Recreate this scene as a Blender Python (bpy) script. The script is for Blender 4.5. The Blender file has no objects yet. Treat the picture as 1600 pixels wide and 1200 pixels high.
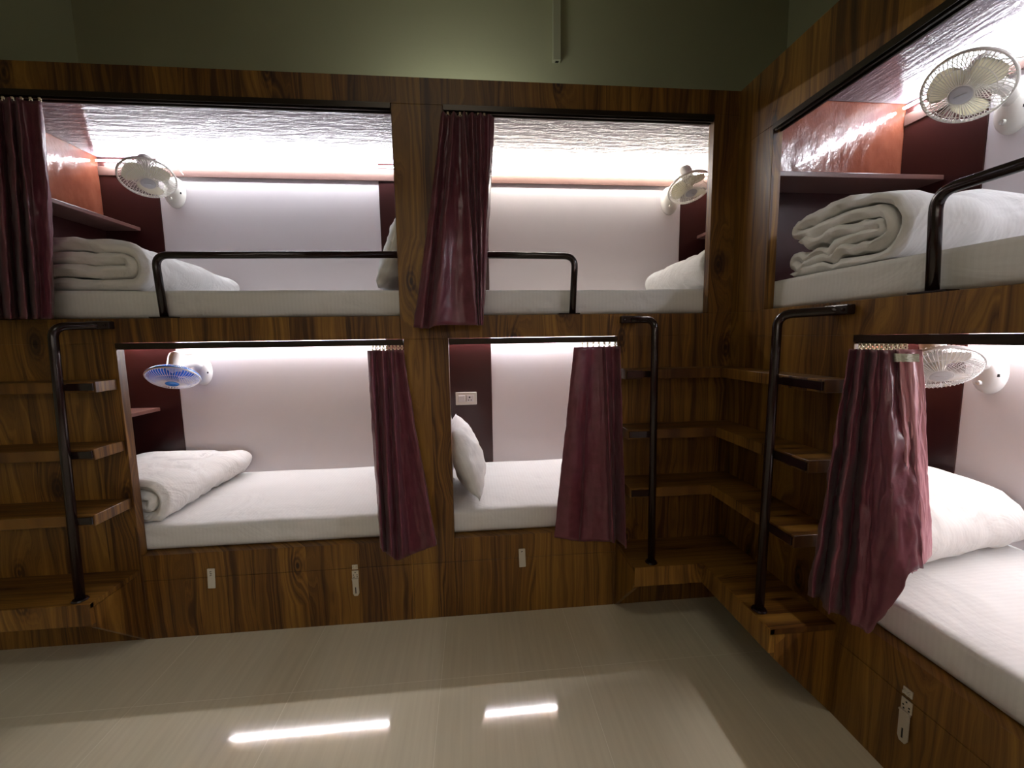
import bpy, bmesh, math, random
from mathutils import Vector, Matrix, noise
random.seed(7)
PI = math.pi
C = bpy.context.scene.collection
SC = bpy.context.scene

# ------------------------------------------------------------------ camera, world, exposure
f_px, yaw, pitch, roll = 646.8, .0920, -.1100, -.0145
fw = Vector((math.sin(yaw)*math.cos(pitch), math.cos(yaw)*math.cos(pitch), math.sin(pitch)))
rt = Vector((math.cos(yaw), -math.sin(yaw), 0)); up = rt.cross(fw)
r2 = math.cos(roll)*rt+math.sin(roll)*up; u2 = -math.sin(roll)*rt+math.cos(roll)*up
cd = bpy.data.cameras.new('camera'); cam = bpy.data.objects.new('camera', cd); C.objects.link(cam)
cd.sensor_fit = 'HORIZONTAL'; cd.sensor_width = 36; cd.lens = f_px*36/1600; cd.clip_start = .02
M = Matrix((r2, u2, -fw)).transposed().to_4x4(); M.translation = (-1.1898, -1.8303, 1.2929)
cam.matrix_world = M
SC.camera = cam
SC.view_settings.view_transform = 'Standard'; SC.view_settings.look = 'None'
SC.view_settings.exposure = 0.30; SC.view_settings.gamma = 1.0; SC.view_settings.use_curve_mapping = False
SC.cycles.use_denoising = True
SC.cycles.max_bounces = 8; SC.cycles.diffuse_bounces = 5; SC.cycles.glossy_bounces = 4
SC.cycles.sample_clamp_indirect = 6.0
w = bpy.data.worlds.new('world'); SC.world = w; w.use_nodes = True
w.node_tree.nodes['Background'].inputs[0].default_value = (.9, .95, 1, 1)
w.node_tree.nodes['Background'].inputs[1].default_value = 0.0

LED_UP, LED_LOW, LED_OPP = 95.0, 128.0, 28.0

ul = bpy.data.lights.new('uplight', 'AREA'); ul.shape = 'RECTANGLE'; ul.size = .5; ul.size_y = .10; ul.energy = 2.3; ul.color = (1.0, .98, .80)
ulo = bpy.data.objects.new('uplight', ul); C.objects.link(ulo); ulo.location = (-1.22, .50, 2.385); ulo.rotation_euler = (math.radians(128), 0, 0)

cl = bpy.data.lights.new('overhead_fill', 'AREA'); cl.shape = 'RECTANGLE'; cl.size = 1.2; cl.size_y = .3; cl.energy = 7.5; cl.color = (1.0, .94, .80)  # unseen fill light, added to lift the floor brightness from above
clo = bpy.data.objects.new('overhead_fill', cl); C.objects.link(clo); clo.location = (-1.5, -2.2, 3.42)

# ------------------------------------------------------------------ materials
def mat(name, col, rough=.5, metal=0, spec=.5, coat=0, emit=None, estr=0, sheen=0):
    m = bpy.data.materials.new(name); m.use_nodes = True
    b = m.node_tree.nodes['Principled BSDF']
    b.inputs['Base Color'].default_value = (*col, 1); b.inputs['Roughness'].default_value = rough
    b.inputs['Metallic'].default_value = metal; b.inputs['Specular IOR Level'].default_value = spec
    b.inputs['Coat Weight'].default_value = coat
    b.inputs['Sheen Weight'].default_value = sheen
    if emit:
        b.inputs['Emission Color'].default_value = (*emit, 1); b.inputs['Emission Strength'].default_value = estr
    return m
class G:
    """small helper for node graphs"""
    def __init__(s, m): s.nt = m.node_tree; s.b = s.nt.nodes['Principled BSDF']
    def n(s, t, **k):
        x = s.nt.nodes.new(t)
        for a, v in k.items():
            if a.startswith('i_'):
                key = a[2:]; key = int(key) if key.isdigit() else key.replace('_', ' ')
                x.inputs[key].default_value = v
            else: setattr(x, a, v)
        return x
    def l(s, a, b): s.nt.links.new(a, b)
    def math(s, op, a, b=None):
        x = s.nt.nodes.new('ShaderNodeMath'); x.operation = op
        for i, v in enumerate((a, b)):
            if v is None: continue
            if isinstance(v, (int, float)): x.inputs[i].default_value = v
            else: s.l(v, x.inputs[i])
        return x.outputs[0]
    def ramp(s, fac, stops):
        x = s.nt.nodes.new('ShaderNodeValToRGB'); s.l(fac, x.inputs[0]); e = x.color_ramp.elements
        while len(e) < len(stops): e.new(.5)
        for el, (p, c) in zip(e, stops): el.position = p; el.color = (*c, 1) if len(c) == 3 else c
        return x.outputs[0]
    def uv(s):
        """local coords -> (along, across, height) with along = x+y for upright boards"""
        t = s.n('ShaderNodeTexCoord'); sp = s.n('ShaderNodeSeparateXYZ'); s.l(t.outputs['Object'], sp.inputs[0])
        return t.outputs['Object'], sp.outputs[0], sp.outputs[1], sp.outputs[2]
    def vec(s, x, y, z):
        c = s.n('ShaderNodeCombineXYZ')
        for i, v in enumerate((x, y, z)):
            if isinstance(v, (int, float)): c.inputs[i].default_value = v
            else: s.l(v, c.inputs[i])
        return c.outputs[0]
    def bump(s, h, strength, dist=.01):
        x = s.n('ShaderNodeBump', i_Strength=strength, i_Distance=dist); s.l(h, x.inputs['Height']); s.l(x.outputs[0], s.b.inputs['Normal'])

def wood(name, flat=False, tint=1.0):
    m = mat(name, (.1, .05, .01), .42, spec=.38); g = G(m)
    _, x, y, z = g.uv()
    a = g.math('ADD', x, g.math('MULTIPLY', y, 1.0))
    if flat: along, height = g.math('MULTIPLY', y, 3.0), a
    else: along, height = a, z
    # strip tone: veneer flitches about 11 cm wide
    cell = g.math('FLOOR', g.math('DIVIDE', along, .115))
    wn = g.n('ShaderNodeTexWhiteNoise', noise_dimensions='1D'); g.l(cell, wn.inputs['W'])
    # knots
    vo = g.n('ShaderNodeTexVoronoi', i_Scale=1.0, feature='F1', voronoi_dimensions='2D'); g.l(g.vec(g.math('MULTIPLY', along, 4.2), g.math('MULTIPLY', height, 2.0), 0.0), vo.inputs[0])
    rings = g.math('SINE', g.math('MULTIPLY', vo.outputs['Distance'], 110.0))
    mask = g.math('SUBTRACT', 1.0, g.math('MULTIPLY', vo.outputs['Distance'], 6.5))
    mask = g.math('MAXIMUM', mask, 0.0)
    sc = g.n('ShaderNodeSeparateColor'); g.l(vo.outputs['Color'], sc.inputs[0])
    pick = g.math('GREATER_THAN', sc.outputs[0], .55)
    knot = g.math('MULTIPLY', g.math('MULTIPLY', mask, pick), g.math('ADD', .75, g.math('MULTIPLY', rings, .35)))
    # warped coordinate for the grain
    off = g.math('MULTIPLY', wn.outputs[0], 7.0)
    n1 = g.n('ShaderNodeTexNoise', i_Scale=1.0, i_Detail=3.0); g.l(g.vec(g.math('MULTIPLY', along, 7.0), off, g.math('MULTIPLY', height, 1.1)), n1.inputs[0])
    halo = g.math('MAXIMUM', g.math('SUBTRACT', 1.0, g.math('MULTIPLY', vo.outputs['Distance'], 2.6)), 0.0)
    bow = g.math('MULTIPLY', g.math('MULTIPLY', halo, pick), 4.5)
    warped = g.math('ADD', bow, g.math('ADD', g.math('MULTIPLY', along, 60.0), g.math('MULTIPLY', n1.outputs[0], 10.0)))
    n2 = g.n('ShaderNodeTexNoise', i_Scale=1.0, i_Detail=4.0, i_Roughness=.6); g.l(g.vec(warped, off, g.math('MULTIPLY', height, .7)), n2.inputs[0])
    n3 = g.n('ShaderNodeTexNoise', i_Scale=1.0, i_Detail=2.0); g.l(g.vec(g.math('MULTIPLY', along, 260.0), 0.0, g.math('MULTIPLY', height, 6.0)), n3.inputs[0])
    tone = g.math('ADD', g.math('MULTIPLY', n2.outputs[0], .75), g.math('MULTIPLY', n3.outputs[0], .12))
    tone = g.math('ADD', tone, g.math('MULTIPLY', g.math('SUBTRACT', wn.outputs[0], .5), .17))
    tone = g.math('SUBTRACT', tone, g.math('MULTIPLY', knot, .34))
    col = g.ramp(tone, [(.12, (.016*tint, .005*tint, .0012*tint)), (.30, (.058*tint, .021*tint, .0042*tint)),
                        (.44, (.155*tint, .071*tint, .0115*tint)), (.62, (.27*tint, .140*tint, .024*tint))])
    g.l(col, g.b.inputs['Base Color'])
    g.bump(tone, .08, .002)
    return m
WOOD = wood('teak_laminate'); WOODH = wood('teak_board', True, 1.0)

def satin():
    m = mat('plum_satin', (.115, .032, .052), .34, spec=.55, sheen=.1); g = G(m)
    o, x, y, z = g.uv()
    n = g.n('ShaderNodeTexNoise', i_Scale=26.0, i_Detail=4.0); g.l(o, n.inputs[0])
    col = g.ramp(n.outputs[0], [(.3, (.105, .020, .036)), (.7, (.158, .038, .060))])
    g.l(col, g.b.inputs['Base Color'])
    n2 = g.n('ShaderNodeTexNoise', i_Scale=11.0, i_Detail=5.0); g.l(o, n2.inputs[0])
    g.bump(n2.outputs[0], .5, .012)
    tr = g.n('ShaderNodeBsdfTranslucent'); tr.inputs[0].default_value = (.34, .10, .15, 1)
    mx = g.n('ShaderNodeMixShader', i_0=.02); g.l(g.b.outputs[0], mx.inputs[1]); g.l(tr.outputs[0], mx.inputs[2])
    out = next(q for q in m.node_tree.nodes if q.type == 'OUTPUT_MATERIAL'); g.l(mx.outputs[0], out.inputs[0])
    return m
SATIN = satin()
LIT_SATIN = mat('lit_pink_satin', (.60, .29, .35), .36, spec=.6)  # reverse of the satin, with LED light put into the paler pink

def linen(name, stripe_axis, col=(.74, .74, .735), wr=.35):
    m = mat(name, col, .82, spec=.25, sheen=.15); g = G(m)
    o, x, y, z = g.uv()
    ax = {'x': x, 'y': y}[stripe_axis]
    st = g.math('SINE', g.math('MULTIPLY', ax, 2*PI/.016))
    st = g.math('GREATER_THAN', st, 0.0)
    n = g.n('ShaderNodeTexNoise', i_Scale=5.0, i_Detail=5.0, i_Distortion=1.2); g.l(o, n.inputs[0])
    mix = g.math('ADD', g.math('MULTIPLY', st, .035), g.math('MULTIPLY', n.outputs[0], .06))
    cr = g.ramp(mix, [(0, tuple(c*.97 for c in col)), (.1, tuple(min(1, c*1.04) for c in col))])
    g.l(cr, g.b.inputs['Base Color'])
    n2 = g.n('ShaderNodeTexNoise', i_Scale=4.5, i_Detail=4.0, i_Distortion=.9, i_Roughness=.5); g.l(o, n2.inputs[0])
    g.bump(g.math('ADD', n2.outputs[0], g.math('MULTIPLY', st, .012)), wr, .05)
    return m
SHEET = linen('striped_sheet', 'x', (.74, .74, .735), .28); DUVET = linen('duvet_cotton', 'y', (.76, .755, .74), .55); PILLOW = linen('pillow_cotton', 'y', (.78, .78, .77), .3)

def cabin_ceiling():
    m = mat('lilac_laminate', (.20, .172, .205), .08, spec=.28); g = G(m)
    g.b.inputs['Coat Roughness'].default_value = .08
    _, x, y, z = g.uv()
    n = g.n('ShaderNodeTexNoise', i_Scale=1.0, i_Detail=6.0, i_Roughness=.62); g.l(g.vec(g.math('MULTIPLY', x, 7.0), g.math('MULTIPLY', y, 34.0), 0.0), n.inputs[0])
    g.bump(n.outputs[0], .5, .008)
    return m
CEIL = cabin_ceiling()
def redwood():
    m = mat('redwood_gloss', (.19, .055, .03), .16, spec=.6, coat=.3); g = G(m)
    o, x, y, z = g.uv()
    n = g.n('ShaderNodeTexNoise', i_Scale=1.0, i_Detail=5.0); g.l(g.vec(g.math('MULTIPLY', x, 16.0), g.math('MULTIPLY', y, 16.0), g.math('MULTIPLY', z, 9.0)), n.inputs[0])
    col = g.ramp(n.outputs[0], [(.3, (.15, .04, .022)), (.7, (.22, .068, .038))]); g.l(col, g.b.inputs['Base Color'])
    g.bump(n.outputs[0], .85, .008)
    return m
RED = redwood()
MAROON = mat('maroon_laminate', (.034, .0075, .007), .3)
VAL = mat('valance_laminate', (.115, .062, .05), .4)
SHELF = mat('shelf_laminate', (.12, .055, .045), .35)
def white_panel():
    m = mat('white_gloss_panel', (.76, .715, .735), .3, spec=.4); g = G(m)
    o, x, y, z = g.uv()
    n = g.n('ShaderNodeTexNoise', i_Scale=3.0, i_Detail=2.0); g.l(o, n.inputs[0]); g.bump(n.outputs[0], .04, .01)
    return m
WHITE = white_panel()
def wallpaint():
    m = mat('sage_wall_paint', (.44, .46, .33), .7); g = G(m)
    o, *_ = g.uv()
    n = g.n('ShaderNodeTexNoise', i_Scale=60.0, i_Detail=4.0); g.l(o, n.inputs[0]); g.bump(n.outputs[0], .12, .004)
    return m
PAINT = wallpaint()
def floor_tile():
    m = mat('polished_tile', (.36, .33, .25), .07, spec=.55); g = G(m)
    o, x, y, z = g.uv()
    n = g.n('ShaderNodeTexNoise', i_Scale=1.0, i_Detail=5.0); g.l(g.vec(g.math('MULTIPLY', x, 60.0), g.math('MULTIPLY', y, 2.2), 0.0), n.inputs[0])
    n2 = g.n('ShaderNodeTexNoise', i_Scale=1.4, i_Detail=3.0); g.l(o, n2.inputs[0])
    col = g.ramp(g.math('ADD', g.math('MULTIPLY', n.outputs[0], .6), g.math('MULTIPLY', n2.outputs[0], .4)), [(.3, (.56, .51, .385)), (.7, (.66, .61, .47))])
    def joint(v, off, pitch):
        d = g.math('SUBTRACT', g.math('MODULO', g.math('ADD', v, off), pitch), pitch/2)
        return g.math('LESS_THAN', g.math('ABSOLUTE', d), .0008)
    j = g.math('MAXIMUM', joint(x, 50*.5475+2.437+.5475/2-.0, .5475), joint(y, 50*1.095+.36+1.095/2, 1.095))
    mx = g.n('ShaderNodeMix', data_type='RGBA'); g.l(j, mx.inputs[0]); g.l(col, mx.inputs[6]); mx.inputs[7].default_value = (.72, .68, .56, 1)
    g.l(mx.outputs[2], g.b.inputs['Base Color'])
    g.l(g.math('ADD', .06, g.math('MULTIPLY', j, .5)), g.b.inputs['Roughness'])
    g.bump(n.outputs[0], .018, .002)
    return m
TILE = floor_tile()
BRONZE = mat('dark_bronze_track', (.028, .020, .013), .3, metal=.6)
STEEL = mat('maroon_painted_steel', (.013, .005, .005), .2, spec=.5)
PLASTIC = mat('ivory_plastic', (.78, .76, .70), .35)
CREAM = mat('cream_plastic', (.72, .69, .55), .35)
CABIN = mat('cool_white_plastic', (.80, .80, .80), .3)
BLUE = mat('blue_plastic', (.035, .19, .62), .25)
BADGE = mat('pale_grey_badge', (.5, .5, .52), .4)
DARK = mat('black_slot', (.01, .01, .01), .5)
ZINC = mat('zinc_plated_steel', (.62, .58, .50), .38, metal=.55)
TAG = mat('white_tag_plastic', (.58, .55, .47), .45)
INK = mat('grey_print', (.10, .10, .095), .6)
TAPE = mat('header_tape', (.72, .74, .66), .8)
GLIDER = mat('ivory_glider', (.75, .70, .48), .35)
CONDUIT = mat('painted_conduit', (.42, .43, .33), .6)
def led(name, col, s): return mat(name, (.8, .8, .8), .5, emit=col, estr=s)
LEDS = {'UL': led('led_cool', (.93, .95, 1.0), LED_UP), 'UR': led('led_neutral', (1.0, .95, .86), LED_UP), 'low': led('led_low', (.97, .95, 1.0), LED_LOW),
        'RU': led('led_side', (.90, .93, 1.0), LED_UP*1.25), 'RL': led('led_side_low', (.97, .95, 1.0), LED_LOW*1.35), 'opp': led('led_opposite', (1.0, .93, .78), LED_OPP), 'opp_low': led('led_opposite_low', (1.0, .92, .76), LED_OPP*.45)}

# ------------------------------------------------------------------ mesh helpers
def link(name, bm, m, parent=None, smooth=False, mw=None):
    me = bpy.data.meshes.new(name); bm.normal_update(); bm.to_mesh(me); bm.free()
    o = bpy.data.objects.new(name, me); C.objects.link(o)
    for x in (m if isinstance(m, (list, tuple)) else [m]): me.materials.append(x)
    if smooth:
        for p in me.polygons: p.use_smooth = True
    if parent: o.parent = parent
    if mw is not None: o.matrix_local = mw
    return o
def tag(o, label=None, cat=None, group=None, kind=None):
    for k, v in (('label', label), ('category', cat), ('group', group), ('kind', kind)):
        if v: o[k] = v
    return o
def empty(name, loc=(0, 0, 0), rz=0, **k):
    o = bpy.data.objects.new(name, None); o.empty_display_size = .05; C.objects.link(o)
    o.location = loc; o.rotation_euler = (0, 0, rz); return tag(o, **k)
def bx(bm, x0, x1, y0, y1, z0, z1, bev=0, mi=0, mtx=None, seg=2):
    r = bmesh.ops.create_cube(bm, size=1)['verts']
    for v in r: v.co = Vector((x0+(v.co.x+.5)*(x1-x0), y0+(v.co.y+.5)*(y1-y0), z0+(v.co.z+.5)*(z1-z0)))
    if mi:
        for f in {f for v in r for f in v.link_faces}: f.material_index = mi
    if bev:
        es = list({e for v in r for e in v.link_edges}); n0 = set(bm.verts)-set(r)
        res = bmesh.ops.bevel(bm, geom=es, offset=bev, segments=seg, affect='EDGES', profile=.5)
        r = [v for v in bm.verts if v not in n0]
        if mi:
            for f in res['faces']: f.material_index = mi
    if mtx is not None:
        for v in r: v.co = mtx @ v.co
    return r
def box(name, m, parent, x0, x1, y0, y1, z0, z1, bev=.0015):
    bm = bmesh.new(); bx(bm, x0, x1, y0, y1, z0, z1, bev, seg=1); return link(name, bm, m, parent)
def tube(bm, pts, r, n=10, cap=True, closed=False):
    pts = [Vector(p) for p in pts]; rings = []; N = len(pts); prev = None
    for i, p in enumerate(pts):
        if closed: t = (pts[(i+1) % N]-pts[i-1])
        else: t = (pts[min(i+1, N-1)]-pts[max(i-1, 0)])
        t.normalize()
        if prev is None:
            a = Vector((0, 0, 1)) if abs(t.z) < .9 else Vector((1, 0, 0))
            nx = t.cross(a).normalized()
        else:
            nx = (prev-t*prev.dot(t)).normalized()
        prev = nx; ny = t.cross(nx)
        rr = r[i] if isinstance(r, (list, tuple)) else r
        rings.append([bm.verts.new(p+rr*(nx*math.cos(2*PI*k/n)+ny*math.sin(2*PI*k/n))) for k in range(n)])
    for i in range(N if closed else N-1):
        A, B = rings[i], rings[(i+1) % N]
        for k in range(n): bm.faces.new((A[k], A[(k+1) % n], B[(k+1) % n], B[k]))
    if cap and not closed:
        bm.faces.new(rings[0][::-1]); bm.faces.new(rings[-1])
def bend(pts, rad, seg=6):
    """polyline with rounded corners"""
    pts = [Vector(p) for p in pts]; out = [pts[0]]
    for i in range(1, len(pts)-1):
        a, b, c = pts[i-1], pts[i], pts[i+1]
        d1 = (a-b).normalized(); d2 = (c-b).normalized()
        r = min(rad, (a-b).length*.49, (c-b).length*.49)
        for k in range(seg+1):
            t = k/seg; p1 = b+d1*r*(1-t); p2 = b+d2*r*t
            out.append(p1*(1-t)+p2*t)
    out.append(pts[-1]); return out
def lathe(bm, prof, n=24, mtx=None, mi=0):
    """prof: (radius, height) along local z"""
    rings = []
    for r, h in prof:
        if r < 1e-6: rings.append([bm.verts.new((0, 0, h))])
        else: rings.append([bm.verts.new((r*math.cos(2*PI*k/n), r*math.sin(2*PI*k/n), h)) for k in range(n)])
    for A, B in zip(rings, rings[1:]):
        for k in range(n):
            if len(A) == 1 and len(B) == 1: continue
            if len(A) == 1: f = bm.faces.new((A[0], B[k], B[(k+1) % n]))
            elif len(B) == 1: f = bm.faces.new((A[k], A[(k+1) % n], B[0]))
            else: f = bm.faces.new((A[k], A[(k+1) % n], B[(k+1) % n], B[k]))
            f.material_index = mi
    if mtx is not None:
        for R in rings:
            for v in R: v.co = mtx @ v.co
def prism(bm, poly, z0, z1):
    """poly: list of (x, y), extruded z0..z1"""
    A = [bm.verts.new((x, y, z0)) for x, y in poly]; B = [bm.verts.new((x, y, z1)) for x, y in poly]
    n = len(poly)
    for k in range(n): bm.faces.new((A[k], A[(k+1) % n], B[(k+1) % n], B[k]))
    bm.faces.new(A[::-1]); bm.faces.new(B)
    bmesh.ops.recalc_face_normals(bm, faces=bm.faces[:])
def nz(x, y, z, s=1.0): return noise.noise(Vector((x*s, y*s, z*s)))

RZ_SIDE = -PI/2      # local (u, v, z) of the side unit -> world (v, -u, z)

# ------------------------------------------------------------------ the room
def structure(name, bm, m, **k): return tag(link(name, bm, m), kind='structure', **k)
Y1, X1, X0, YF, H = .845, .845, -3.32, -2.95, 3.45
b = bmesh.new(); bx(b, X0-.1, X1+.1, YF-.95, Y1+.1, -.1, 0); structure('floor', b, TILE)
b = bmesh.new(); bx(b, X0-.1, X1+.1, YF-.95, Y1+.1, H, H+.1); structure('ceiling', b, PAINT)
b = bmesh.new(); bx(b, X0-.1, X1+.1, Y1, Y1+.1, 0, H); structure('wall_back', b, PAINT)
b = bmesh.new(); bx(b, X1, X1+.1, YF-.95, Y1, 0, H); structure('wall_right', b, PAINT)
b = bmesh.new(); bx(b, X0-.1, X0, YF-.95, Y1, 0, H); structure('wall_left', b, PAINT)
# the wall behind the camera: berths with lit openings like the ones in view
b = bmesh.new()
OPEN = [(-2.75, -1.62), (-1.3, -.2)]
bx(b, X0, X1, YF-.04, YF, 2.2, H); bx(b, X0, X1, YF-.04, YF, 1.28, 1.45); bx(b, X0, X1, YF-.04, YF, 0, .5)
for a0, a1 in ((X0, OPEN[0][0]), (OPEN[0][1], OPEN[1][0]), (OPEN[1][1], X1)):
    bx(b, a0, a1, YF-.04, YF, .5, 1.28); bx(b, a0, a1, YF-.04, YF, 1.45, 2.2)
bx(b, X0, X1, YF-.95, YF-.85, 0, H); bx(b, X0, X1, YF-.85, YF-.04, 1.34, 1.45); bx(b, X0, X1, YF-.85, YF-.04, .38, .48); bx(b, X0, X1, YF-.85, YF-.04, 2.34, 2.4)
wf = structure('wall_front', b, WOOD)
for a0, a1 in OPEN:
    for zz in (1.3, 2.28):
        b = bmesh.new(); tube(b, [(a0-.3, YF-.80, zz), (a1+.3, YF-.80, zz)], .012, 8); link('led_strip', b, LEDS['opp' if zz > 2 else 'opp_low'], wf)
b = bmesh.new(); bx(b, X0, X1, YF-.849, YF-.83, .49, 1.33); bx(b, X0, X1, YF-.849, YF-.83, 1.46, 2.33); link('wall_panel', b, WHITE, wf)

# ------------------------------------------------------------------ bunk units (joinery)
D = .82
def interior(unit, u0, u1, zd, zc, white, ledkey, shelf=None, end='both', zshelf=0, valance=True):
    """one berth: panels, deck above the lower cabin, lighting, shelf; local u, v, z"""
    if zd > 1: box('deck', WOOD, unit, u0, u1, .04, D+.02, zc if False else 1.338, zd-.001)
    else: box('deck', WOOD, unit, u0, u1, .04, D+.02, zd-.03, zd-.001)
    zb = zd if zd > 1 else zd
    box('wall_panel', WHITE, unit, white[0], white[1], D, D+.02, zb, zc)
    if white[0] > u0: box('side_strip', MAROON, unit, u0, white[0], D-.003, D+.02, zb, zc)
    if white[1] < u1: box('side_strip', MAROON, unit, white[1], u1, D-.003, D+.02, zb, zc)
    if zd > 1:
        box('ceiling_panel', CEIL, unit, u0, u1, .04, D+.02, zc, zc+.015)
        box('valance', VAL, unit, u0+.002, u1-.002, D-.009, D-.0035, zc-.100, zc-.050)
        y, z = D-.034, zc-.030
    else: y, z = D-.02, zc-.022
    b = bmesh.new(); tube(b, [(u0+.02, y, z), (u1-.02, y, z)], .006, 8); link('led_strip', b, LEDS[ledkey], unit, True)
    if shelf == 'start': box('shelf', SHELF, unit, u0+.001, u0+.19, .05, D-.004, zshelf-.01, zshelf+.01, .002)
    if shelf == 'end': box('shelf', SHELF, unit, u1-.2, u1-.001, .05, D-.004, zshelf-.01, zshelf+.01, .002)
ZTOP, ZS, ZH, LS, LH = 2.35, 1.395, 2.248, .384, 1.296
def hasp(parent, u, z_staple, z0, z1):
    bm = bmesh.new(); bx(bm, u-.0125, u+.0125, -.004, -.0003, z_staple-.011, z_staple+.011, .001)
    for s in (-.006, .006): tube(bm, [(u+s, -.003, z_staple-.005), (u+s, -.012, z_staple-.003), (u+s, -.012, z_staple+.003), (u+s, -.003, z_staple+.005)], .0018, 6)
    link('staple', bm, ZINC, parent)
    bm = bmesh.new(); bx(bm, u-.0145, u+.0145, -.004, -.0003, z1-.036, z1, .0012)
    poly = [(u-.013, z1-.04), (u+.0135, z1-.04), (u+.0145, z0+.012), (u+.008, z0), (u-.007, z0), (u-.0125, z0+.012)]
    A = [bm.verts.new((x, -.009, z)) for x, z in poly]; B = [bm.verts.new((x, -.005, z)) for x, z in poly]
    for k in range(6): bm.faces.new((A[k], A[(k+1) % 6], B[(k+1) % 6], B[k]))
    bm.faces.new(A); bm.faces.new(B[::-1])
    tube(bm, [(u-.0145, -.007, z1-.038), (u+.0145, -.007, z1-.038)], .0035, 8)
    for s, dz in ((0, -.008), (-.008, -.02), (.008, -.02), (-.006, -.03), (.008, -.029)):
        lathe(bm, [(0, .0015), (.0022, .001), (.0025, 0)], 8, Matrix.Translation((u+s, -.004, z1+dz)) @ Matrix.Rotation(PI/2, 4, 'X'), 1)
    bx(bm, u-.0022, u+.0022, -.0094, -.0088, z0+.012, z0+.042, 0, 1)
    bmesh.ops.recalc_face_normals(bm, faces=bm.faces[:])
    link('hasp', bm, [ZINC, DARK], parent)
def pull_tag(parent, u, z0, z1, lean=0, marks=3):
    mt = Matrix.Translation((u, 0, (z0+z1)/2)) @ Matrix.Rotation(lean, 4, 'Y'); h = (z1-z0)/2
    bm = bmesh.new(); bx(bm, -.0155, .0155, -.006, -.0005, -h, h, .0025, 0, mt)
    bx(bm, -.008, .008, -.0075, -.0058, -h+.003, -h+.014, .0006, 0, mt)
    random.seed(int(u*1000))
    for k in range(marks):
        zz = h-.012-k*.0085
        bx(bm, -.004, .004, -.0063, -.0059, zz-.0015, zz+.0015, 0, 1, mt); bx(bm, .0005 if k % 2 else -.004, .0025 if k % 2 else -.002, -.0063, -.0059, zz-.0045, zz+.001, 0, 1, mt)
    link('pull_tag', bm, [TAG, INK], parent)

SIDE_E = empty('bunk_unit', rz=RZ_SIDE, label='teak laminate bunk unit along the side wall with one fan in each berth', cat='bunk unit')
far = empty('bunk_unit', label='teak laminate bunk unit along the far wall with four berths', cat='bunk unit')
UL0, UL1, UR0, UR1 = -3.05, -1.499, -1.29, -.117
LL0, LL1, LR0, LR1 = -2.635, -1.487, -1.297, -.54
XL = -3.3
def fb(name, u0, u1, z0, z1, unit=None, m=None): return box(name, m or WOOD, unit or far, u0, u1, 0, .04, z0, z1, .0012)
fb('header_board', XL, 0, ZH, ZTOP)
fb('end_post', XL, UL0, ZS, ZH); fb('pillar', UL1, UR0, LH, ZH); fb('corner_post', UR1, 0, ZS, ZH)
fb('mid_rail', UL0, UL1, LH, ZS); fb('mid_rail', UR0, UR1, LH, ZS)
fb('pillar', LL1, LR0, .271, LH); fb('pillar_foot', LL1, LR0, 0, .2695)
fb('lower_panel', XL, LL0, 0, LH); fb('lower_panel', LR1, 0, 0, LH)
fb('end_rail', XL, UL0, LH, ZS); fb('end_rail', UR1, 0, LH, ZS)
fb('sill_board', LL0, LL1, .271, LS); fb('sill_board', LR0, LR1, .271, LS)
sp = fb('storage_panel', LL0+.001, LL1-.001, 0, .2695); hasp(sp, -1.746, .276, .141, .259); pull_tag(sp, -2.357, .220, .311, .04)
sp = fb('storage_panel', LR0+.001, LR1-.001, 0, .2695); pull_tag(sp, -.985, .225, .315, -.03, 1)
P0, P1 = -1.41, -1.385
EL, ER = -3.262, .47
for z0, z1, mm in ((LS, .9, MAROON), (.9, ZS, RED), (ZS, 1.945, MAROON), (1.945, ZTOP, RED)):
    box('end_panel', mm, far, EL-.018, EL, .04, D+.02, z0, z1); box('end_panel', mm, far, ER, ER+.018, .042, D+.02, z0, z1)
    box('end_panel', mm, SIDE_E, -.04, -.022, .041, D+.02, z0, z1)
box('partition', RED, far, P0, P1, .04, D+.02, 0.02, ZTOP)
interior(far, EL, P0, ZS, 2.335, (-2.955, -1.728), 'UL', 'start', zshelf=1.945)
interior(far, P1, ER, ZS, 2.335, (-1.08, .155), 'UR', 'end', zshelf=1.925)
interior(far, EL, P0, LS, 1.335, (-2.955, -1.728), 'low', 'start', zshelf=.9)
interior(far, P1, ER, LS, 1.335, (-1.077, .155), 'low', None)

RH = 2.108
side = SIDE_E
SU0, SU1, SL0, SL1, SE = .217, 1.78, .632, 1.78, 2.94
sb = lambda n, a0, a1, z0, z1: fb(n, a0, a1, z0, z1, side)
sb('header_board', -.04, SE, RH, ZTOP); sb('corner_post', -.04, SU0, ZS, RH); sb('end_post', SU1, 1.90, ZS, RH)
sb('mid_rail', -.04, SE, 1.288, ZS); sb('lower_panel', -.04, SL0, 0, 1.288); sb('lower_panel', SL1, 1.90, 0, 1.288); sb('sill_board', 1.90, SE, 0, .388)
sb('sill_board', SL0, SL1, .271, .388)
sp = fb('storage_panel', SL0+.15, SL1-.001, 0, .2695, side); hasp(sp, .881, .292, .141, .270)
sb('storage_post', SL0, SL0+.149, 0, .2695)
box('end_panel', RED, side, 1.83, 1.848, .04, D+.02, 0.02, ZTOP)
interior(side, -.02, 1.83, ZS, 2.335, (.305, 1.55), 'RU', 'start', zshelf=1.945)
interior(side, -.02, 1.83, LS, 1.335, (.315, 1.55), 'RL', None)
interior(side, 1.85, 2.93, ZS, 2.335, (2.0, 2.92), 'RU', None)
interior(side, 1.85, 2.93, LS, 1.335, (2.0, 2.92), 'RL', None)

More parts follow.
